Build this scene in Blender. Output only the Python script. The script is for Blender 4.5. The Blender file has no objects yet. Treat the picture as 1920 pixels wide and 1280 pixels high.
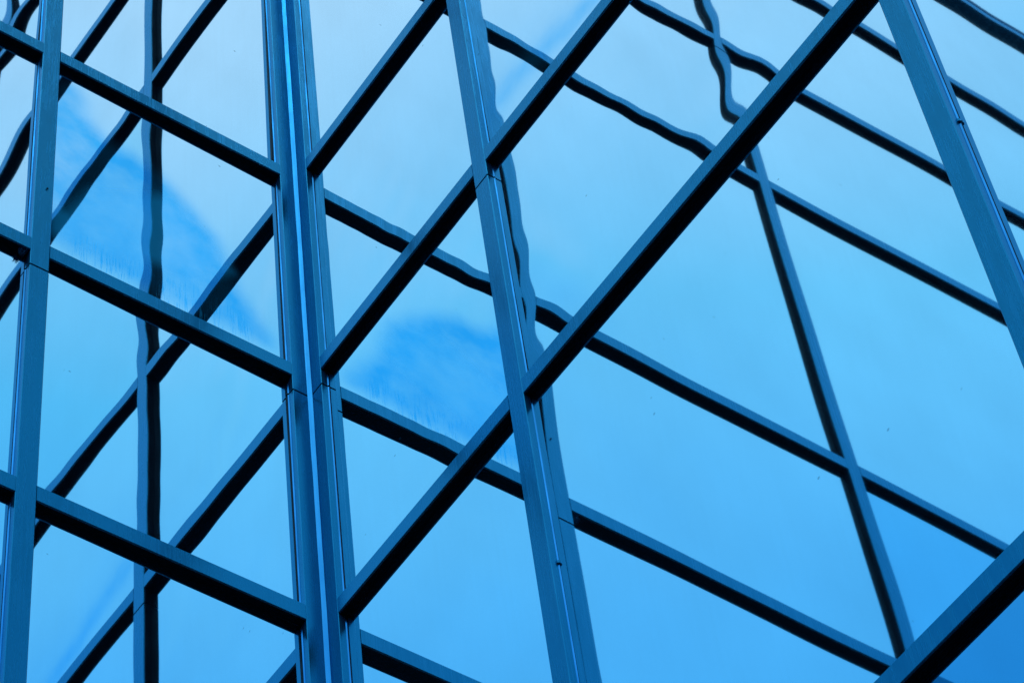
import bpy, bmesh, math, random
from mathutils import Vector, Matrix
random.seed(7)
C = bpy.context.scene.collection
SC = bpy.context.scene

# ------------------------------------------------------------------ camera
Z0 = 7.9027                                  # height of the reference transom above the ground
cam_d = bpy.data.cameras.new('camera')
cam = bpy.data.objects.new('camera', cam_d); C.objects.link(cam); SC.camera = cam
Rw = ((0.81509656, -0.57115785, -0.09693457),
      (-0.41111993, -0.68816894, 0.59783267),
      (-0.40816419, -0.44743962, -0.79573851))
M = Matrix(Rw).transposed().to_4x4(); M.translation = (-2.8546, -3.9754, 1.60)
cam.matrix_world = M
cam_d.sensor_width = 36.0; cam_d.lens = 5377.66 / 1920 * 36
cam_d.clip_start = 0.1; cam_d.clip_end = 3000

# ------------------------------------------------------------------ sky, sun, exposure
SUN_EL, SUN_AZ = math.radians(76), math.radians(205)     # azimuth counted from +X towards +Y
w = bpy.data.worlds.new('World'); SC.world = w; w.use_nodes = True
nt = w.node_tree; nt.nodes.clear(); N = nt.nodes; L = nt.links
out = N.new('ShaderNodeOutputWorld')
sky = N.new('ShaderNodeTexSky'); sky.sky_type = 'NISHITA'; sky.sun_disc = False
sky.sun_elevation = SUN_EL; sky.sun_rotation = math.radians(90) - SUN_AZ
bg_s = N.new('ShaderNodeBackground'); bg_s.inputs[1].default_value = 0.05
hs = N.new('ShaderNodeMix'); hs.data_type = 'RGBA'; hs.blend_type = 'MULTIPLY'; hs.inputs[0].default_value = 1
hs.inputs[7].default_value = (0.35, 0.75, 1.0, 1)
L.new(sky.outputs[0], hs.inputs[6]); L.new(hs.outputs[2], bg_s.inputs[0])
tc = N.new('ShaderNodeTexCoord'); sep = N.new('ShaderNodeSeparateXYZ'); L.new(tc.outputs['Generated'], sep.inputs[0])
no = N.new('ShaderNodeTexNoise'); no.inputs['Scale'].default_value = 2.6; no.inputs['Detail'].default_value = 3; no.inputs['Roughness'].default_value = 0.42
L.new(tc.outputs['Generated'], no.inputs[0])
nm = N.new('ShaderNodeMath'); nm.operation = 'MULTIPLY_ADD'; nm.inputs[1].default_value = 0.12; nm.inputs[2].default_value = -0.06
L.new(no.outputs[0], nm.inputs[0])
ad = N.new('ShaderNodeMath'); ad.operation = 'ADD'; L.new(sep.outputs[2], ad.inputs[0]); L.new(nm.outputs[0], ad.inputs[1])
ramp = N.new('ShaderNodeValToRGB'); L.new(ad.outputs[0], ramp.inputs[0])
cr = ramp.color_ramp
SKY = [(0.0, (0.001, 0.012, 0.045)), (0.42, (0.006, 0.10, 0.34)), (0.64, (0.034, 0.37, 0.90)), (0.72, (0.080, 0.45, 0.94)),
       (0.79, (0.145, 0.56, 0.95)), (0.87, (0.42, 0.695, 0.98)), (1.0, (0.45, 0.74, 0.98))]
while len(cr.elements) < len(SKY): cr.elements.new(0.5)
for e, (p, c) in zip(cr.elements, SKY): e.position = p; e.color = (*c, 1)
bg_c = N.new('ShaderNodeBackground'); bg_c.inputs[1].default_value = 1.12; L.new(ramp.outputs[0], bg_c.inputs[0])
mx = N.new('ShaderNodeMixShader'); mx.inputs[0].default_value = 0.92
L.new(bg_s.outputs[0], mx.inputs[1]); L.new(bg_c.outputs[0], mx.inputs[2]); L.new(mx.outputs[0], out.inputs[0])

sd = bpy.data.lights.new('sun', 'SUN'); sd.energy = 0.9; sd.angle = math.radians(20); sd.color = (0.35, 0.74, 1.0)
so = bpy.data.objects.new('sun', sd); C.objects.link(so)
dv = Vector((math.cos(SUN_EL)*math.cos(SUN_AZ), math.cos(SUN_EL)*math.sin(SUN_AZ), math.sin(SUN_EL)))
so.rotation_euler = dv.to_track_quat('Z', 'Y').to_euler(); so.location = (-6, -4, 14)
vs = SC.view_settings; vs.view_transform = 'Standard'; vs.look = 'None'; vs.exposure = 0; vs.gamma = 1; vs.use_curve_mapping = False
SC.cycles.caustics_reflective = False; SC.cycles.caustics_refractive = False
SC.cycles.max_bounces = 12; SC.cycles.glossy_bounces = 10

# ------------------------------------------------------------------ materials
def newmat(name):
    m = bpy.data.materials.new(name); m.use_nodes = True; m.node_tree.nodes.clear()
    o = m.node_tree.nodes.new('ShaderNodeOutputMaterial'); return m, m.node_tree.nodes, m.node_tree.links, o
def frame_mat(name, base, rough, metal, streak=0.18, spec=0.5):
    m, N, L, o = newmat(name)
    b = N.new('ShaderNodeBsdfPrincipled'); L.new(b.outputs[0], o.inputs[0])
    b.inputs['Metallic'].default_value = metal; b.inputs['IOR'].default_value = 1.6; b.inputs['Specular Tint'].default_value = (0.1, 0.65, 1, 1); b.inputs['Specular IOR Level'].default_value = spec
    g = N.new('ShaderNodeNewGeometry')
    mp = N.new('ShaderNodeMapping'); mp.inputs['Scale'].default_value = (170, 170, 2.2); L.new(g.outputs['Position'], mp.inputs[0])
    n1 = N.new('ShaderNodeTexNoise'); n1.inputs['Scale'].default_value = 1; n1.inputs['Detail'].default_value = 4; L.new(mp.outputs[0], n1.inputs[0])
    mp2 = N.new('ShaderNodeMapping'); mp2.inputs['Scale'].default_value = (9, 9, 1.6); L.new(g.outputs['Position'], mp2.inputs[0])
    n2 = N.new('ShaderNodeTexNoise'); n2.inputs['Detail'].default_value = 3; L.new(mp2.outputs[0], n2.inputs[0])
    mu = N.new('ShaderNodeMath'); mu.operation = 'MULTIPLY'; L.new(n1.outputs[0], mu.inputs[0]); L.new(n2.outputs[0], mu.inputs[1])
    rp = N.new('ShaderNodeMapRange'); L.new(mu.outputs[0], rp.inputs[0])
    rp.inputs[1].default_value = 0.12; rp.inputs[2].default_value = 0.40; rp.inputs[3].default_value = 1 - streak; rp.inputs[4].default_value = 1 + streak
    # a few pale specks of dried dirt
    n3 = N.new('ShaderNodeTexNoise'); n3.inputs['Scale'].default_value = 240; n3.inputs['Detail'].default_value = 1; L.new(g.outputs['Position'], n3.inputs[0])
    sp = N.new('ShaderNodeMapRange'); L.new(n3.outputs[0], sp.inputs[0]); sp.inputs[1].default_value = 0.83; sp.inputs[2].default_value = 0.90; sp.inputs[4].default_value = 0.5
    cm = N.new('ShaderNodeMix'); cm.data_type = 'RGBA'; cm.blend_type = 'MULTIPLY'; cm.inputs[0].default_value = 1
    cm.inputs[6].default_value = (*base, 1); L.new(rp.outputs[0], cm.inputs[7])
    c2 = N.new('ShaderNodeMix'); c2.data_type = 'RGBA'; L.new(sp.outputs[0], c2.inputs[0]); L.new(cm.outputs[2], c2.inputs[6]); c2.inputs[7].default_value = (0.1, 0.5, 0.8, 1)
    L.new(c2.outputs[2], b.inputs['Base Color'])
    rr = N.new('ShaderNodeMapRange'); L.new(mu.outputs[0], rr.inputs[0]); rr.inputs[1].default_value = .1; rr.inputs[2].default_value = .4
    rr.inputs[3].default_value = rough - .06; rr.inputs[4].default_value = rough + .08; L.new(rr.outputs[0], b.inputs['Roughness'])
    bp = N.new('ShaderNodeBump'); bp.inputs['Strength'].default_value = 0.03; bp.inputs['Distance'].default_value = 0.0006
    L.new(n1.outputs[0], bp.inputs['Height']); L.new(bp.outputs[0], b.inputs['Normal'])
    return m
M_FR = frame_mat('painted_aluminium', (0.032, 0.40, 0.58), 0.25, 0.5, 0.09)
M_BEAD = frame_mat('bright_bead', (0.12, 0.44, 0.74), 0.2, 1.0, 0.2)
M_GASK_SHADE = frame_mat('black_gasket_and_shade', (0.004, 0.008, 0.012), 0.6, 0.0, 0.05, 0.2)  # gaskets and joints, also the added strips that stand in for shade
M_SEAL = frame_mat('corner_sealant', (0.12, 0.46, 0.72), 0.25, 1.0, 0.05)
M_CAP = frame_mat('coping_cap_metal', (0.012, 0.09, 0.16), 0.5, 0.6)
M_CORE = frame_mat('backing', (0.02, 0.04, 0.06), 0.9, 0.0, 0.1, 0.1)

def glass_mat(name, fog=False):
    m, N, L, o = newmat(name)
    gl = N.new('ShaderNodeBsdfGlossy'); gl.inputs['Roughness'].default_value = 0.018
    oi = N.new('ShaderNodeObjectInfo')
    g = N.new('ShaderNodeNewGeometry')
    # faint washing streaks and a soft unevenness of the coating
    mp = N.new('ShaderNodeMapping'); mp.inputs['Scale'].default_value = (60, 60, 1.3); L.new(g.outputs['Position'], mp.inputs[0])
    n1 = N.new('ShaderNodeTexNoise'); n1.inputs['Scale'].default_value = 1; n1.inputs['Detail'].default_value = 3; L.new(mp.outputs[0], n1.inputs[0])
    r1 = N.new('ShaderNodeMapRange'); L.new(n1.outputs[0], r1.inputs[0]); r1.inputs[1].default_value = .3; r1.inputs[2].default_value = .7; r1.inputs[3].default_value = .996; r1.inputs[4].default_value = 1.005
    n2 = N.new('ShaderNodeTexNoise'); n2.inputs['Scale'].default_value = 2.0; n2.inputs['Detail'].default_value = 2; L.new(g.outputs['Position'], n2.inputs[0])
    r2 = N.new('ShaderNodeMapRange'); L.new(n2.outputs[0], r2.inputs[0]); r2.inputs[1].default_value = .3; r2.inputs[2].default_value = .7; r2.inputs[3].default_value = .965; r2.inputs[4].default_value = 1.02
    mm = N.new('ShaderNodeMath'); mm.operation = 'MULTIPLY'; L.new(r1.outputs[0], mm.inputs[0]); L.new(r2.outputs[0], mm.inputs[1])
    cm = N.new('ShaderNodeMix'); cm.data_type = 'RGBA'; cm.blend_type = 'MULTIPLY'; cm.inputs[0].default_value = 1
    L.new(oi.outputs['Color'], cm.inputs[6]); L.new(mm.outputs[0], cm.inputs[7])
    df = N.new('ShaderNodeBsdfDiffuse'); df.inputs[0].default_value = (0.10, 0.35, 0.55, 1)
    mx = N.new('ShaderNodeMixShader')
    L.new(df.outputs[0], mx.inputs[2]); L.new(gl.outputs[0], mx.inputs[1])
    # small dark flecks of dirt
    n3 = N.new('ShaderNodeTexVoronoi'); n3.inputs['Scale'].default_value = 7.0; L.new(g.outputs['Position'], n3.inputs[0])
    r3 = N.new('ShaderNodeMapRange'); L.new(n3.outputs['Distance'], r3.inputs[0]); r3.inputs[1].default_value = 0.020; r3.inputs[2].default_value = 0.034; r3.inputs[3].default_value = 0.38; r3.inputs[4].default_value = 0.022
    fac = r3.outputs[0]
    if fog:
        at = N.new('ShaderNodeAttribute'); at.attribute_name = 'fog'
        tcx = N.new('ShaderNodeTexCoord')
        # run marks: very narrow vertical noise, only near the foot of the pane (attribute 'drip')
        a2 = N.new('ShaderNodeAttribute'); a2.attribute_name = 'drip'
        m3 = N.new('ShaderNodeMapping'); m3.inputs['Scale'].default_value = (260, 260, 11); L.new(g.outputs['Position'], m3.inputs[0])
        d1 = N.new('ShaderNodeTexNoise'); d1.inputs['Scale'].default_value = 1; d1.inputs['Detail'].default_value = 5; d1.inputs['Roughness'].default_value = .65; L.new(m3.outputs[0], d1.inputs[0])
        d2a = N.new('ShaderNodeMapRange'); L.new(d1.outputs[0], d2a.inputs[0]); d2a.inputs[1].default_value = .50; d2a.inputs[2].default_value = .64; d2a.inputs[4].default_value = 1.2
        cl = N.new('ShaderNodeTexNoise'); cl.inputs['Scale'].default_value = 14; cl.inputs['Detail'].default_value = 3; L.new(g.outputs['Position'], cl.inputs[0])
        cl2 = N.new('ShaderNodeMapRange'); L.new(cl.outputs[0], cl2.inputs[0]); cl2.inputs[1].default_value = .36; cl2.inputs[2].default_value = .60
        d2 = N.new('ShaderNodeMath'); d2.operation = 'MULTIPLY'; L.new(d2a.outputs[0], d2.inputs[0]); L.new(cl2.outputs[0], d2.inputs[1])
        d3 = N.new('ShaderNodeMath'); d3.operation = 'MULTIPLY'; L.new(d2.outputs[0], d3.inputs[0]); L.new(a2.outputs['Fac'], d3.inputs[1])
        # fine mottling inside the clouded area
        f1 = N.new('ShaderNodeTexNoise'); f1.inputs['Scale'].default_value = 9; f1.inputs['Detail'].default_value = 8; f1.inputs['Roughness'].default_value = .62; L.new(g.outputs['Position'], f1.inputs[0])
        f2 = N.new('ShaderNodeMapRange'); L.new(f1.outputs[0], f2.inputs[0]); f2.inputs[1].default_value = .3; f2.inputs[2].default_value = .7; f2.inputs[3].default_value = -.32; f2.inputs[4].default_value = .26
        s1 = N.new('ShaderNodeMath'); s1.operation = 'MULTIPLY_ADD'; L.new(at.outputs['Fac'], s1.inputs[0]); L.new(f2.outputs[0], s1.inputs[1]); L.new(at.outputs['Fac'], s1.inputs[2])
        s2 = N.new('ShaderNodeMath'); s2.operation = 'ADD'; s2.use_clamp = True; L.new(s1.outputs[0], s2.inputs[0]); L.new(d3.outputs[0], s2.inputs[1])
        ft = N.new('ShaderNodeMix'); ft.data_type = 'RGBA'; L.new(s2.outputs[0], ft.inputs[0]); L.new(cm.outputs[2], ft.inputs[6]); ft.inputs[7].default_value = (0.14, 0.65, 0.96, 1)
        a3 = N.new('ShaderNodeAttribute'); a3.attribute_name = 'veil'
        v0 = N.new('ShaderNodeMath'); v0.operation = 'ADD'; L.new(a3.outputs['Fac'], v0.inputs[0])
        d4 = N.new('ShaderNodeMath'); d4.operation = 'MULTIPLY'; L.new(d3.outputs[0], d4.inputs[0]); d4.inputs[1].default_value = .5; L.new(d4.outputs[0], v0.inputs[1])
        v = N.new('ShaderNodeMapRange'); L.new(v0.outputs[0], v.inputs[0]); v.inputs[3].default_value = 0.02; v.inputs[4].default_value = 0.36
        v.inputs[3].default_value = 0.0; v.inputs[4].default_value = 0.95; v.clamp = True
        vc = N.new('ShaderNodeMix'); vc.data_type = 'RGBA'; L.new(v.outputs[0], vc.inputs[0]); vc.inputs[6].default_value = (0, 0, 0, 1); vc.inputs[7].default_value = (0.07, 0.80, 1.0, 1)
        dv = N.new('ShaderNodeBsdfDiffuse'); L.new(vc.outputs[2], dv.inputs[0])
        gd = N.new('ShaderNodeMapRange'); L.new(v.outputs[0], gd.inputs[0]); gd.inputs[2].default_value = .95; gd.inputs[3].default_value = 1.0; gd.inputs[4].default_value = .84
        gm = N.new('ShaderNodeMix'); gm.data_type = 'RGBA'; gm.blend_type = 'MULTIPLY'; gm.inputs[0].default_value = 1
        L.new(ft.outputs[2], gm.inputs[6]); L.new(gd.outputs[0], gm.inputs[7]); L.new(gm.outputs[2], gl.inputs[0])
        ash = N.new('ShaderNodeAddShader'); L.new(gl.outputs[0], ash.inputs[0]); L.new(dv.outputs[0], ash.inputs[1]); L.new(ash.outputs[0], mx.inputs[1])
    else:
        L.new(cm.outputs[2], gl.inputs[0])
    L.new(fac, mx.inputs[0]); L.new(mx.outputs[0], o.inputs[0])
    return m
M_GL = glass_mat('mirror_glass'); M_FOG = glass_mat('clouded_mirror_glass', True)

def ground_mat():
    m, N, L, o = newmat('asphalt')
    b = N.new('ShaderNodeBsdfPrincipled'); L.new(b.outputs[0], o.inputs[0]); b.inputs['Roughness'].default_value = .9
    n = N.new('ShaderNodeTexNoise'); n.inputs['Scale'].default_value = 40; n.inputs['Detail'].default_value = 6
    g = N.new('ShaderNodeNewGeometry'); L.new(g.outputs['Position'], n.inputs[0])
    r = N.new('ShaderNodeValToRGB'); L.new(n.outputs[0], r.inputs[0]); r.color_ramp.elements[0].color = (.014, .015, .018, 1); r.color_ramp.elements[1].color = (.026, .028, .032, 1)
    L.new(r.outputs[0], b.inputs['Base Color']); return m

# ------------------------------------------------------------------ helpers
def link(name, me, mat, parent=None, loc=(0, 0, 0)):
    o = bpy.data.objects.new(name, me); C.objects.link(o)
    if mat and not me.materials: me.materials.append(mat)
    o.parent = parent; o.location = loc; return o
def prism(prof, axis, a, b, s=1):
    """closed prism: profile in the plane across `axis` ('z': (u,w) profile, 'u': (w,z) profile) from a to b; s flips u"""
    bm = bmesh.new(); rings = []
    for t in (a, b):
        rings.append([bm.verts.new((s*p, q, t) if axis == 'z' else (s*t, p, q)) for p, q in prof])
    n = len(prof)
    for i in range(n): bm.faces.new((rings[0][i], rings[0][(i+1) % n], rings[1][(i+1) % n], rings[1][i]))
    bm.faces.new(rings[0]); bm.faces.new(list(reversed(rings[1])))
    bmesh.ops.recalc_face_normals(bm, faces=bm.faces)
    me = bpy.data.meshes.new('mesh'); bm.to_mesh(me); bm.free(); return me

# ------------------------------------------------------------------ the ground
me = bpy.data.meshes.new('ground'); G = 1500
me.from_pydata([(-G, -G, 0), (G, -G, 0), (G, G, 0), (-G, G, 0)], [], [(0, 1, 2, 3)])
gr = link('ground', me, ground_mat()); gr['kind'] = 'structure'

# ------------------------------------------------------------------ curtain walls
WA = 0.00012
D = 0.0248; WM = 0.0563; H = 0.0554; WC = 0.0566; CH = 0.009
TR = [-6.51, -5.51, -4.755, -3.755, -2.7547, -1.0, 0.0, 1.0011, 2.7275, 3.7447, 4.7759]
TOP = 5.8443; BOT = -Z0
JOINTS = [BOT + .05, -3.755 - .0655, -.0655, 3.7447 - .0655, TOP]
MU = {'L': [0.8691, 2.200, 3.55, 4.90, 6.25], 'R': [0.8547, 2.216, 3.57, 4.92, 6.27]}
B = 0.0016                                            # small chamfer on the frame edges
import numpy as np
WAVES = {}
def _w(key, u0, u1, nu, z0, z1, nz, sg, ta, tb, txt):
    WAVES[key] = (np.linspace(u0, u1, nu), np.linspace(z0, z1, nz), sg, ta, tb, np.array([int(v) for v in txt.split()], float).reshape(nz, nu)*1e-6)
# measured unevenness of the panes (micrometres, on a coarse grid of soft bumps) and their tilt
_w(('R', 1, 6), 0.8829, 2.1879, 18, -0.9446, 0.0000, 14, 0.085, -0.001664, 0.003174, '417 783 -2554 4159 -4239 4128 -3564 3176 -1843 430 973 -564 1431 -1236 1298 -658 510 207 449 -3332 8410 -11834 12263 -11726 10793 -9800 6907 -2731 -1499 2498 -4159 4394 -3862 2624 -1677 373 -680 5280 -13359 17785 -18306 17713 -16621 15635 -11371 4979 960 -2631 4098 -4505 4127 -2750 1878 -261 3779 -10019 19156 -22268 22165 -21045 20337 -19924 15763 -8748 2970 502 -3285 5401 -5187 3861 -2527 781 -5643 13013 -20393 21769 -20655 19654 -19833 21251 -18045 11625 -5954 1735 2309 -5248 5490 -4067 2694 -712 6631 -13944 19740 -19877 18986 -18241 19916 -23301 21630 -15049 8773 -3658 -1685 5610 -5940 4819 -3180 1224 -6238 13853 -17488 16627 -15206 14620 -16970 21918 -20847 14467 -7872 2839 3993 -8007 8062 -6189 3939 -1382 6011 -13097 16205 -14983 13633 -12155 14192 -18925 18323 -12332 6371 -1346 -5705 9765 -9349 7358 -4572 1925 -5772 12253 -14689 13509 -11961 10618 -13129 18895 -19184 14486 -9568 5067 2089 -6391 6821 -5585 3601 -1461 5703 -11593 14983 -14885 14451 -12962 15585 -20534 21216 -17551 14306 -10171 3502 1380 -2809 3186 -2296 1288 -5292 10798 -14320 15242 -15103 13302 -14561 18270 -19523 17786 -15856 12171 -5967 1235 688 -1492 1240 -747 4258 -8948 12783 -13919 14091 -11832 12787 -15757 17790 -17162 16269 -13327 8754 -4533 2298 -348 -239 642 -3014 6135 -8710 9438 -9461 8199 -8971 10586 -11739 11499 -11136 9384 -6537 3783 -2151 727 -147 -268 1153 -2863 4782 -5786 6560 -6114 6730 -7458 8323 -8039 7656 -6432 5272 -3724 2620 -1077 360 306')
_w(('R', 1, 7), 0.8829, 2.1879, 18, 0.0554, 1.0011, 14, 0.085, -0.002316, 0.003315, '1470 -2338 3006 -2708 2196 -568 -470 1836 -2228 2620 -2019 1933 -1403 1493 -944 971 -491 590 -2573 5282 -6377 6192 -4276 1415 392 -1810 2205 -2451 1971 -1826 1360 -1322 859 -810 420 -439 3989 -8375 9781 -9227 6283 -2375 -84 2264 -2915 3419 -2702 2575 -1893 1941 -1239 1239 -637 725 -3795 9696 -11662 11466 -7560 3545 -890 -856 1435 -1734 1459 -1414 1068 -1023 663 -640 345 -352 3866 -9518 11304 -10383 5754 -1478 -965 2708 -3144 3378 -2718 2475 -1849 1759 -1150 1058 -549 554 -2895 8425 -10414 10361 -5997 2388 -89 -1011 1337 -1335 1197 -1058 837 -658 457 -346 200 -118 2438 -7016 8993 -8956 5103 -1819 -131 1296 -1653 1783 -1488 1342 -1023 930 -619 541 -286 259 -1612 6288 -8837 9793 -6580 4121 -2312 1694 -1247 1165 -769 680 -454 521 -317 342 -162 223 1659 -6421 9683 -10724 8057 -5690 3875 -2847 2113 -1680 1238 -973 709 -581 391 -294 150 -106 -1085 5730 -8811 10262 -7990 6428 -4899 4607 -3968 3753 -2797 2451 -1770 1711 -1102 1028 -521 554 986 -4548 7049 -8095 6382 -5110 3920 -3566 3013 -2760 2069 -1786 1298 -1211 786 -709 363 -364 -182 2929 -4543 5748 -4491 4112 -3378 3885 -3636 3771 -2792 2571 -1836 1913 -1206 1219 -613 726 123 -1682 2590 -3261 2543 -2330 1915 -2216 2077 -2158 1596 -1472 1051 -1097 691 -701 352 -420 419 450 -697 1404 -1056 1416 -1326 2109 -2176 2490 -1826 1756 -1240 1383 -859 920 -458 586')
_w(('R', 0, 7), 0.0814, 0.8266, 11, 0.0554, 1.0011, 14, 0.085, -0.001403, -0.000683, '2030 -3147 5063 -5232 5555 -4789 3761 -1847 701 -88 50 -3512 6885 -10721 11863 -11514 10004 -6154 1676 642 -1179 590 4831 -8618 12894 -12308 9238 -5107 -1096 5711 -6466 4806 -2001 -3752 6358 -8681 6120 -435 -3587 9252 -11974 10665 -7102 2895 3639 -5324 8241 -7390 5775 -5744 706 3199 -4102 3164 -1304 -2950 4698 -8411 10771 -12852 15586 -10881 5676 -2439 767 -220 1771 -235 1208 -1919 5470 -11047 8994 -5454 2907 -1282 490 603 -5620 8947 -9603 4706 3079 -3807 2492 -1372 607 -259 1269 3548 -7230 9149 -5622 -1106 2183 -1507 854 -372 180 -3754 1467 3219 -7799 6999 -2366 1285 -1204 980 -657 223 4472 -1071 -4721 9809 -9949 6355 -4832 3832 -2712 1608 -592 -1365 -1626 4856 -7658 7354 -4751 3533 -2745 1908 -1128 407 212 1698 -3195 4381 -4012 2494 -1784 1359 -933 550 -195 180 -835 1310 -1641 1436 -865 585 -440 287 -170 50')
_w(('R', 0, 6), 0.0814, 0.8266, 11, -0.9446, 0.0000, 14, 0.085, -0.000204, 0.000272, '204 -875 1286 -1465 949 -97 -1824 2854 -2743 1995 -833 -777 2147 -3160 3022 -1511 -1247 6194 -8425 7453 -5187 2213 1096 -3113 4525 -3984 1360 2887 -10339 12325 -9988 6862 -2909 -1366 3547 -5167 3944 -837 -3518 10627 -10565 7555 -5368 2396 1618 -4420 6734 -5814 3340 -324 -5281 3890 -1518 1868 -1067 -2460 6400 -10357 10502 -9657 8030 -3462 4841 -5323 1795 -191 2484 -6654 10843 -10826 10298 -9635 6879 -8809 8463 -3032 525 -1288 3362 -5571 3648 -3459 4850 -4717 7922 -7551 1678 141 -835 1604 -1812 4383 -3186 207 1338 -4581 4011 1427 -1389 1795 -4072 5352 -8165 7324 -4798 3792 -1733 2531 -5454 2288 -1052 2289 -3109 5510 -4802 2624 -1504 159 -1026 3397 -1293 0 216 -711 519 -2482 5697 -7601 8385 -6082 1738 -1059 566 -1609 2994 -4173 6552 -9362 10642 -9624 6397 -2498 1131 -223 773 -1371 2031 -2957 4078 -4338 3661 -2735 1110 -800')
_w(('L', 0, 7), 0.0814, 0.8409, 11, 0.0554, 1.0011, 14, 0.085, 0.005769, 0.001497, '185 -62 40 218 44 -887 2241 -2484 2348 -1489 793 -21 -432 1004 -1718 1353 1012 -4321 6188 -5749 3775 -1615 153 467 -1272 2212 -1010 -3023 7449 -10346 9366 -5991 2484 -775 933 -628 13 -1605 5911 -9033 11131 -9358 5636 -1909 2027 -3656 4634 -4677 6441 -9935 11506 -11590 8590 -4332 1012 -2895 5458 -6795 6562 -7655 10692 -11489 10401 -6431 2104 553 2762 -4647 4768 -3592 4579 -7593 9101 -8371 4816 -1078 -786 -2626 4431 -4579 3867 -4629 7456 -9007 9045 -6090 2610 177 2996 -5215 5897 -5405 6032 -8131 9473 -9798 7268 -3672 599 -2585 4630 -5114 4774 -4920 6389 -7058 7547 -5621 3155 -323 1847 -2860 2936 -2574 2766 -3957 4886 -5829 4705 -2805 529 137 -436 833 -863 516 820 -1868 3419 -2579 1698 48 -462 901 -1167 1060 -703 -124 643 -1694 1278 -866 -56 406 -559 766 -630 552 -150 -60 639 -125 144 417')
_w(('L', 0, 6), 0.0814, 0.8409, 11, -0.9446, 0.0000, 14, 0.085, 0.007531, -0.001545, '-332 -301 278 -829 339 -356 -900 1313 -1977 1686 -1348 103 511 -577 829 -105 -330 2382 -4127 5499 -5634 3860 -716 414 -1027 973 -1845 1482 -3726 5988 -7759 7792 -5105 -74 889 -1289 1898 -2108 2647 -180 -2927 4932 -6230 4467 609 -2452 3521 -4503 4670 -5155 2182 1148 -3844 5850 -4336 -1280 3205 -4495 4746 -4836 4716 -1364 -2368 4786 -6162 4102 1073 -2877 3783 -3851 3895 -3605 -25 2846 -4745 5525 -3556 -1492 3091 -4094 3970 -4372 3623 227 -2756 4416 -5010 2908 1433 -3173 4284 -4581 4876 -3443 -1265 4074 -5769 5661 -3078 -1957 3782 -5534 6039 -6459 4005 1497 -5036 6336 -5855 2745 1974 -4162 6284 -7346 7653 -4751 -1407 5452 -6712 5803 -2687 -2354 4524 -7128 8285 -8841 5668 -359 -4257 5290 -4685 1826 1830 -3773 6026 -7312 7835 -5478 1708 2117 -3274 3007 -1207 -1107 1737 -2862 3132 -3573 2499 -1796 -37 399 -731 -24')
_w(('L', 0, 5), 0.0814, 0.8409, 5, -2.6993, -1.0000, 9, 0.22, 0.004411, -0.002316, '-1106 1839 -2786 2355 -1345 1733 -3720 5408 -4900 2298 -3024 6177 -9065 8096 -3885 3775 -8435 12232 -11108 4938 -5195 11067 -16141 14392 -6419 5657 -12725 18378 -16291 6825 -6189 12863 -18623 15756 -6222 4011 -8804 12569 -10315 4304 -3009 5288 -8558 6749 -3191')
_w(('L', 0, 8), 0.0814, 0.8409, 5, 1.0565, 2.7275, 9, 0.22, 0.007449, 0.005621, '9 525 -548 647 -198 -767 1219 -1157 655 -629 1748 -3175 3515 -1752 1188 -737 1997 -3742 3825 -2305 2128 -6174 9661 -8562 5075 -2092 5814 -8254 7498 -4132 2131 -4657 6560 -5682 3549 -1181 2732 -3697 3286 -1954 1030 -1498 2220 -1716 1380')
_w(('R', 1, 5), 0.8829, 2.1879, 8, -2.6993, -1.0000, 9, 0.22, -0.001868, -0.000082, '-1809 2596 -3611 2527 -1649 1555 -909 69 1529 -2887 3366 -2227 1761 -3539 2990 -1053 -3795 7271 -9766 9107 -9701 10108 -7353 2016 4823 -11243 14420 -13693 12160 -10665 5934 -1555 -4841 11204 -14313 12546 -10735 7899 -4219 734 5986 -12063 12173 -8853 6154 -4192 1247 500 -4925 7981 -6015 2610 -2018 1627 -1143 -50 5069 -6955 4892 -2532 2202 -2262 1697 -594 -2463 3770 -3031 2091 -2500 2604 -2642 1427')
_w(('L', 1, 7), 0.8972, 2.1719, 7, 0.0554, 1.0011, 6, 0.22, 0.000313, 0.000097, '-1815 -555 1258 -3079 1715 -1756 -263 -25 3756 -7780 9221 -7756 5452 -2355 2762 -9916 14123 -15037 11715 -8105 3164 -7832 11963 -14148 12602 -10401 6525 -3599 2290 -2566 2990 -2679 2350 -1466 902 -1206 -569 -208 -580 -642 -32 -1092')
_w(('L', 1, 6), 0.8972, 2.1719, 7, -0.9446, 0.0000, 6, 0.22, 0.000116, 0.000037, '-505 150 -403 -73 -258 -20 -363 207 -277 -2 398 -389 355 -103 -978 1107 -570 -317 345 -440 26 1385 -2190 719 233 -841 651 -550 -2673 2949 -1108 -172 747 -664 434 -309 554 -1585 1610 -1777 1066 -877')
_w(('L', 1, 8), 0.8972, 2.1719, 7, 1.0565, 2.7275, 9, 0.22, 0.000115, 0.000670, '-436 -13477 13424 -12536 8189 -5559 1516 -5424 17352 -17996 15463 -10993 7048 -2824 2784 -5302 4175 -4090 2016 -1695 -184 -404 -2304 3879 -3263 2811 -1628 1022 -1302 5442 -7514 6137 -5419 3105 -2204 1311 -5520 7062 -6046 4851 -2964 1610 -1707 4645 -6201 5000 -4482 2560 -1897 980 -2968 3811 -3192 2681 -1600 998 -984 1507 -2279 1592 -1812 901 -1058')
TINT = {('R', 1, 4): (.42, .66, .76), ('R', 0, 4): (.42, .64, .80), ('L', 2, 7): (.52, .84, .97), ('R', 1, 8): (.62, .90, .97)}
FOG_POLY = [(0.92, 0.93), (0.781, 0.939), (0.756, 0.813), (0.675, 0.745), (0.578, 0.744), (0.488, 0.703), (0.399, 0.619), (0.311, 0.537), (0.261, 0.361), (0.193, 0.255), (0.144, 0.138), (0.249, 0.115), (0.437, 0.102), (0.605, 0.124), (0.77, 0.111), (0.92, 0.127)]
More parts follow.
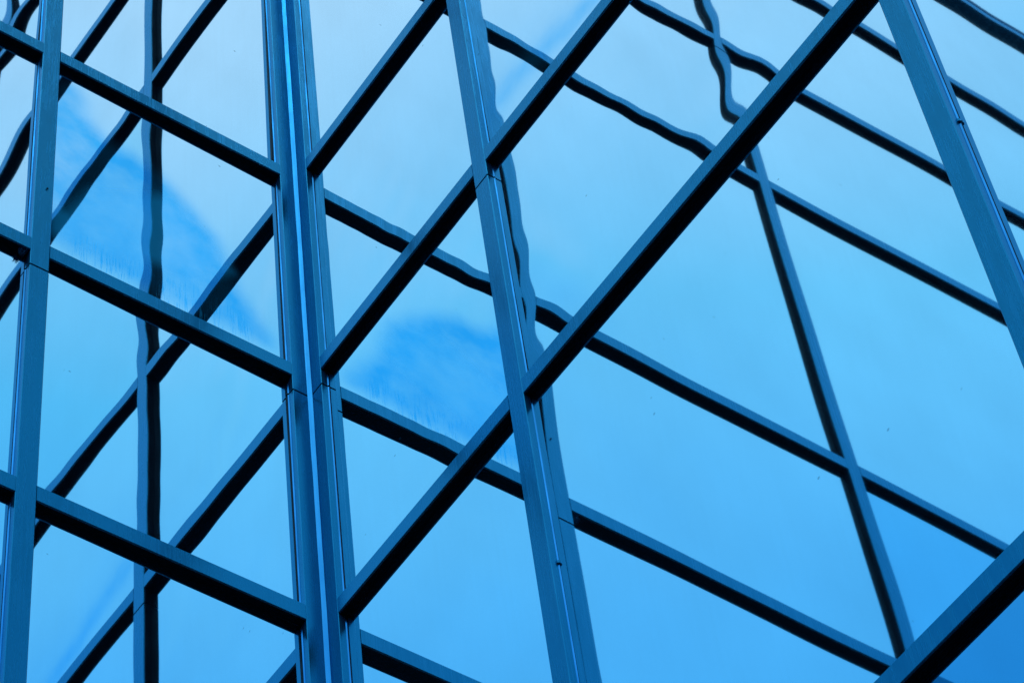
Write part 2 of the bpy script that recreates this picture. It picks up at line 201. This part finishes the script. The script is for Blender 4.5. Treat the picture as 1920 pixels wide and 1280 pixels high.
RIMS = [[(0.776, 0.899), (0.746, 0.778), (0.665, 0.674), (0.556, 0.636)], [(0.472, 0.646), (0.4, 0.578), (0.312, 0.469), (0.278, 0.361)], [(0.245, 0.256), (0.194, 0.211), (0.15, 0.163)]]
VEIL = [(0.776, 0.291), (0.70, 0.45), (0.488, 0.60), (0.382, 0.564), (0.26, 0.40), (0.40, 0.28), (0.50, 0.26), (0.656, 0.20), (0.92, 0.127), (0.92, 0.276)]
STREAK = [(1.417, 0.14), (1.347, 0.158), (1.255, 0.17), (1.175, 0.205), (1.093, 0.222), (1.018, 0.237), (0.962, 0.233)]


def wave_grid(key, us_, zs_, rnd):
    """heights (m, along the wall's outward normal) of the slightly uneven glass, rows z, columns u"""
    U, Z = np.meshgrid(us_, zs_)
    if key in WAVES:
        cu, cz, sg, ta, tb, c = WAVES[key]
        gu = np.exp(-(us_[:, None]-cu[None])**2/(2*sg*sg)); gz = np.exp(-(zs_[:, None]-cz[None])**2/(2*sg*sg))
        h = gz @ c @ gu.T + ta*U + tb*Z
        return h - h.mean()
    h = np.zeros_like(U)
    for a, ku, kz, ph in rnd: h += a*np.sin(ku*U + kz*Z + ph)
    return h
def seg_dist(U, Z, line):
    d = np.full(U.shape, 9.0)
    for (a, b), (c, e) in zip(line[:-1], line[1:]):
        t = np.clip(((U-a)*(c-a)+(Z-b)*(e-b))/((c-a)**2+(e-b)**2), 0, 1)
        d = np.minimum(d, np.hypot(U-a-t*(c-a), Z-b-t*(e-b)))
    return d
def poly_soft(U, Z, poly, soft):
    ins = np.zeros(U.shape, bool); n = len(poly)
    for i in range(n):
        (a, b), (c, e) = poly[i], poly[(i+1) % n]
        cr_ = ((b > Z) != (e > Z)) & (U < (c-a)*(Z-b)/((e-b) if e != b else 1e-9) + a); ins ^= cr_
    sd_ = seg_dist(U, Z, poly+[poly[0]]); sd_ = np.where(ins, sd_, -sd_)
    t = np.clip((sd_+soft)/(2*soft), 0, 1); return t*t*(3-2*t)
def fog_fields(key, us_, zs_):
    U, Z = np.meshgrid(us_, zs_)
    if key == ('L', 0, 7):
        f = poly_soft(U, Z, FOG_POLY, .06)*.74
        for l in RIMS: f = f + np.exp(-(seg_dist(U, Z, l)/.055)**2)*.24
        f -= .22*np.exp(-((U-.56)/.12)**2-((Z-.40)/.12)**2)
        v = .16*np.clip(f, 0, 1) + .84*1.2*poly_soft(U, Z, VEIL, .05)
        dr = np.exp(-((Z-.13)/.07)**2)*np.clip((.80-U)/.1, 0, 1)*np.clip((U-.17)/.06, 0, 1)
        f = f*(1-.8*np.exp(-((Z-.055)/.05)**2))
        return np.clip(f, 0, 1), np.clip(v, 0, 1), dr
    d = seg_dist(U, Z, STREAK)
    f = .40*np.exp(-(d/.06)**2) + .12*np.exp(-(d/.25)**2)
    return f, f*.25, f*0
def build_wall(side):
    s = 1 if side == 'L' else -1
    root = bpy.data.objects.new('curtain_wall', None); C.objects.link(root)
    root.rotation_euler = (0, 0, math.pi if side == 'L' else math.pi/2)
    root.location = (0, 0, 0); root['category'] = 'glass wall'; root['kind'] = 'thing'
    root['label'] = ('mirror glass wall left of the inner corner, one pane clouded with condensation and drips' if side == 'L'
                     else 'mirror glass wall right of the inner corner, its transoms rising to the upper right')
    us = MU[side]
    # --- mullions, one piece between two expansion joints, with bead, gasket and shade strips as sub-parts
    prof = [(-WM/2, -.03), (-WM/2, D-B), (-WM/2+B, D), (WM/2-B, D), (WM/2, D-B), (WM/2, -.03)]
    pr_b = {+1: [(WM/2-.001, .0056), (WM/2+.0030, .0022), (WM/2-.001, .0022)], -1: [(-WM/2+.001, .0062), (-WM/2-.0036, .0022), (-WM/2+.001, .0022)]}
    pr_g = {+1: [(WM/2-.001, .0022), (WM/2+.0026, .0022), (WM/2+.0026, -.006), (WM/2-.001, -.006)], -1: [(-WM/2+.001, .0022), (-WM/2-.0026, .0022), (-WM/2-.0026, -.006), (-WM/2+.001, -.006)]}
    # ribbed black strip added as painted shade on the side facing the corner
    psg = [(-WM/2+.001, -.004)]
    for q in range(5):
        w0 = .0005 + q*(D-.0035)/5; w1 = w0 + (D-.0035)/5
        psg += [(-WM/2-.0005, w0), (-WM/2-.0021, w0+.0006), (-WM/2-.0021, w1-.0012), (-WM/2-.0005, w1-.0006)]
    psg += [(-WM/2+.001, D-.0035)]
    for j in range(len(JOINTS)-1):
        a, b = JOINTS[j] + .0036, JOINTS[j+1] - .0036
        mes = prism(prof, 'z', 0, b-a, s)
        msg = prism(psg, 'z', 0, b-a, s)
        mb = {k: prism(pr_b[k], 'z', 0, b-a, s) for k in pr_b}; mg = {k: prism(pr_g[k], 'z', 0, b-a, s) for k in pr_g}
        for u in us:
            m = link('mullion', mes, M_FR, root, (s*u, 0, Z0+a))
            link('glazing_bead', mb[1], M_BEAD, m); link('gasket', mg[1], M_GASK_SHADE, m)
            link('side_shade_strip', msg, M_GASK_SHADE, m)
        # corner post of this wall
        pc = [(D+CH, -.02), (D+CH, D), (D+WC-B, D), (D+WC, D-B), (D+WC, -.02)]
        c = link('corner_post', prism(pc, 'z', 0, b-a, s), M_FR, root, (0, 0, Z0+a))
        off = D + WC - WM/2
        link('glazing_bead', prism([(p+off, q) for p, q in pr_b[1]], 'z', 0, b-a, s), M_BEAD, c)
        link('gasket', prism([(p+off, q) for p, q in pr_g[1]], 'z', 0, b-a, s), M_GASK_SHADE, c)
    # --- dark splice plates behind the joints
    for jz in JOINTS[1:-1]:
        me = prism([(-WM/2+.003, -.02), (-WM/2+.003, D-.008), (WM/2-.003, D-.008), (WM/2-.003, -.02)], 'z', -.03, .03, s)
        for u in us: link('splice_sleeve', me, M_GASK_SHADE, root, (s*u, 0, Z0+jz))
        link('splice_sleeve', prism([(D+CH+.003, -.018), (D+CH+.003, D-.004), (D+WC-.003, D-.004), (D+WC-.003, -.018)], 'z', -.03, .03, s), M_GASK_SHADE, root, (0, 0, Z0+jz))
    # --- transoms, one piece per bay
    edges = [(D+WC, us[0]-WM/2)] + [(us[i]+WM/2, us[i+1]-WM/2) for i in range(len(us)-1)]
    tp = [(-.03, 0), (D-B, 0), (D, B), (D, H-B), (D-B, H), (-.03, H)]
    tb = [(-.006, .001)]                                # ribbed black strip added so the underside reads as shaded
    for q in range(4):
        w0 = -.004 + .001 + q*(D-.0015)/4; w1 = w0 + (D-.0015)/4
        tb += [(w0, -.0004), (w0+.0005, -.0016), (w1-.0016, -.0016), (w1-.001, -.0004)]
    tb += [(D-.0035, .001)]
    for k, (a, b) in enumerate(edges):
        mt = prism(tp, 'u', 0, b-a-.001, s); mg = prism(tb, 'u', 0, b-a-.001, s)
        for z in TR:
            t = link('transom', mt, M_FR, root, (s*(a+.0005), 0, Z0+z))
            link('soffit_shade_strip', mg, M_GASK_SHADE, t)
    # --- base rail and the deeper coping at the top
    W_ = us[-1] + WM/2
    link('base_rail', prism([(-.03, 0), (D+.02, 0), (D+.02, .05), (-.03, .05)], 'u', D+.03, W_, s), M_FR, root, (0, 0, 0))
    D2 = .036
    cp = link('coping', prism([(-.25, 0), (D2, 0), (D2, .040), (D2-.003, .043), (-.25, .043)], 'u', D2+.0005, W_, s), M_FR, root, (0, 0, Z0+TOP))
    link('coping_groove', prism([(-.25, .0432), (D2-.007, .0432), (D2-.007, .052), (-.25, .052)], 'u', D2-.0065, W_, s), M_GASK_SHADE, cp)
    link('coping_cap', prism([(-.27, .0522), (D2-.001, .0522), (D2-.001, .080), (D2-.006, .090), (-.27, .094)], 'u', D2-.0005, W_, s), M_CAP, cp)
    # --- glass panes
    zs = [BOT+.05-H] + TR + [TOP]
    rnd_g = random.Random(11 if side == 'L' else 23)
    for k, (a, b) in enumerate(edges):
        for r in range(len(zs)-1):
            z0, z1 = zs[r]+H-.004, zs[r+1]+.004
            u0, u1 = a-.004, b+.004
            key = (side, k, r)
            vis = k <= 2 and 3 <= r
            nu = 64 if vis else 10; nz = int(nu*(z1-z0)/(u1-u0)) if vis else 12
            nz = min(max(nz, 12), 110)
            rnd = [(rnd_g.uniform(.2, 1)*WA, rnd_g.uniform(-5, 5), rnd_g.uniform(-5, 5), rnd_g.uniform(0, 6.28)) for _ in range(3)] + \
                  [(rnd_g.uniform(.2, 1)*WA*.16, rnd_g.uniform(-22, 22), rnd_g.uniform(-22, 22), rnd_g.uniform(0, 6.28)) for _ in range(4)]
            vs_, fs = [], []
            uc, zc = (u0+u1)/2, z0
            fog = key in (('L', 0, 7), ('R', 1, 7))
            if fog: nu, nz = 120, 130
            ug = np.linspace(u0, u1, nu+1); zg = np.linspace(z0, z1, nz+1)
            HG = wave_grid(key, ug, zg, rnd)
            if fog: FF = fog_fields(key, ug, zg)
            for i in range(nz+1):
                for j in range(nu+1):
                    vs_.append((s*(ug[j]-uc), float(HG[i, j]), zg[i]-zc))
            for i in range(nz):
                for j in range(nu):
                    q = [i*(nu+1)+j, i*(nu+1)+j+1, (i+1)*(nu+1)+j+1, (i+1)*(nu+1)+j]
                    fs.append(tuple(reversed(q)) if s > 0 else tuple(q))
            nb = len(vs_)
            me = bpy.data.meshes.new('pane')
            # front skin, then the back and edges of the 24 mm unit
            hw = (u1-u0)/2; hh = z1-z0
            vs_ += [(x, y, z) for y in (-.010, -.024) for x, z in ((-hw, 0), (hw, 0), (hw, hh), (-hw, hh))]
            fs += [(nb+4, nb+5, nb+6, nb+7)] + [(nb+i, nb+(i+1) % 4, nb+4+(i+1) % 4, nb+4+i) for i in range(4)]
            me.from_pydata(vs_, [], fs)
            me.polygons.foreach_set('use_smooth', [True]*(nu*nz) + [False]*5)
            if fog:
                for nm_, ar in zip(('fog', 'veil', 'drip'), FF):
                    A = me.attributes.new(nm_, 'FLOAT', 'POINT'); A.data.foreach_set('value', list(map(float, ar.ravel())) + [0.0]*8)
            o = link('glass_pane', me, M_FOG if fog else M_GL, root, (s*uc, 0, Z0+zc))
            t = TINT.get(key)
            if t is None:
                q = rnd_g.uniform(-.035, .03); t = (.925+q, .985+q*.5, .995+q*.2)
            o.color = (*t, 1)
            if fog: o['label'] = 'pane clouded blue by condensation with run marks along its foot' if side == 'L' else 'pane with a faint darker diagonal streak across it'
    # backing behind the glass units
    link('backing_wall', prism([(-.05, 0), (-.25, 0), (-.25, Z0+TOP-.002), (-.05, Z0+TOP-.002)], 'u', -.24 if s < 0 else -.049, W_, s), M_CORE, root, (0, 0, 0))
    return root


wl = build_wall('L'); wr = build_wall('R')
# sealant strip in the slot between the two corner posts (uneven edges)
bm = bmesh.new(); rg = random.Random(4); prev = None; zz = .05; c = CH
ofs = [0, 0]
while zz < Z0+TOP:
    ofs = [max(-.0016, min(.0022, o_*.8 + rg.uniform(-.0006, .0007))) for o_ in ofs]
    a = -(D+c) - .0005 - ofs[0]*.9; b = -(D+c) - .0005 - ofs[1]*.9
    # the two long edges lap a little over the faces of the posts
    row = [bm.verts.new((a, -D-.0006, zz)), bm.verts.new(((a-D-.0006)/2, (b-D-.0006)/2, zz)), bm.verts.new((-D-.0006, b, zz)), bm.verts.new((-D+.006, -D+.006, zz))]
    if prev:
        for i in range(4): bm.faces.new((prev[i], prev[(i+1) % 4], row[(i+1) % 4], row[i]))
    prev = row; zz += .06
bmesh.ops.recalc_face_normals(bm, faces=bm.faces)
for f in bm.faces: f.smooth = False
me = bpy.data.meshes.new('sealant'); bm.to_mesh(me); bm.free()
o = link('corner_sealant', me, M_SEAL, wl); o.matrix_parent_inverse = wl.rotation_euler.to_matrix().to_4x4().inverted()

# small clips holding the beads of the right wall's first two mullions
for par_u, z in ((MU['R'][0], -1.598), (MU['R'][1], -1.628)):
    pm = [o_ for o_ in wr.children if o_.name.startswith('mullion') and abs(o_.location.x + par_u) < .01 and o_.location.z < Z0+z < o_.location.z + 4][0]
    me = prism([(WM/2-.001, .002), (WM/2-.001, .009), (WM/2+.003, .0085), (WM/2+.0055, .005), (WM/2+.0055, .002)], 'z', 0, .008, -1)
    link('bead_clip', me, M_FR, pm, (0, 0, Z0+z-pm.location.z))
# cobweb in the angle under the transom, beside the leftmost mullion
rg = random.Random(3)
bm = bmesh.new()
def strand(p, q, r, sag):
    pts = []
    for i in range(7):
        t = i/6; v = Vector(p).lerp(Vector(q), t); v += Vector((rg.uniform(-1, 1), rg.uniform(-1, 1), rg.uniform(-1, 1)))*.0012; v.z -= sag*math.sin(math.pi*t); pts.append(v)
    prev = None
    for i, v in enumerate(pts):
        row = [bm.verts.new(v + Vector((math.cos(a_), math.sin(a_)*.6, math.sin(a_)))*r) for a_ in (0, 2.09, 4.19)]
        if prev:
            for k in range(3): bm.faces.new((prev[k], prev[(k+1) % 3], row[(k+1) % 3], row[k]))
        prev = row
for i in range(46):
    p = (rg.uniform(-.002, .028), rg.uniform(-.004, -.024), rg.uniform(-.003, -.001)) if i % 3 else (rg.uniform(0, .006), rg.uniform(-.004, -.022), rg.uniform(-.03, -.002))
    q = (rg.gauss(.010, .006), rg.gauss(-.014, .005), rg.gauss(-.018, .007))
    strand(p, q, rg.uniform(.0003, .0007), rg.uniform(0, .004))
me = bpy.data.meshes.new('cobweb'); bmesh.ops.recalc_face_normals(bm, faces=bm.faces); bm.to_mesh(me); bm.free()
M_WEB = frame_mat('cobweb_silk', (0.16, 0.42, 0.60), 0.8, 0.0, 0.2, 0.2)
o = link('cobweb', me, M_WEB, None, (0, 0, 0)); o.location = (-(MU['L'][0]+WM/2) - .026, 0, Z0)
o.location.x = -(MU['L'][0]+WM/2) - .030
o['label'] = 'wispy dusty cobweb clump under a transom end against the leftmost mullion'; o['category'] = 'cobweb'
# fly on the face of the same mullion
def ellipsoid(bm, c, r):
    d = bmesh.ops.create_uvsphere(bm, u_segments=8, v_segments=6, radius=1)
    bmesh.ops.scale(bm, vec=r, verts=d['verts']); bmesh.ops.translate(bm, vec=c, verts=d['verts'])
ft_ = bpy.data.objects.new('fly', None); C.objects.link(ft_); ft_.location = (-.860, -D-.0002, Z0+.313)
ft_['label'] = 'tiny dark fly resting on the face of the leftmost mullion'; ft_['category'] = 'insect'
bm = bmesh.new(); ellipsoid(bm, (0, -.0018, 0), (.0016, .0016, .003)); ellipsoid(bm, (0, -.0018, .0038), (.0013, .0013, .0013))
for k in (-1, 1):
    for j in (-1, 0, 1):
        a = Vector((0, -.0015, j*.0012)); b = Vector((k*.0035, -.0001, j*.003))
        n = Vector((0, 0, .0002)); m_ = Vector((0, -.0003, 0))
        vv = [bm.verts.new(x_) for x_ in (a-n, a+n, a+m_, b-n, b+n, b+m_)]
        for i0, i1 in ((0, 1), (1, 2), (2, 0)): bm.faces.new((vv[i0], vv[i1], vv[i1+3], vv[i0+3]))
me = bpy.data.meshes.new('fly_body'); bm.to_mesh(me); bm.free(); link('body', me, M_GASK_SHADE, ft_)
for k in (-1, 1):
    bm = bmesh.new(); ellipsoid(bm, (k*.0018, -.0034, -.0015), (.0013, .0002, .0034)); me = bpy.data.meshes.new('wing'); bm.to_mesh(me); bm.free(); link('wing', me, M_CORE, ft_)
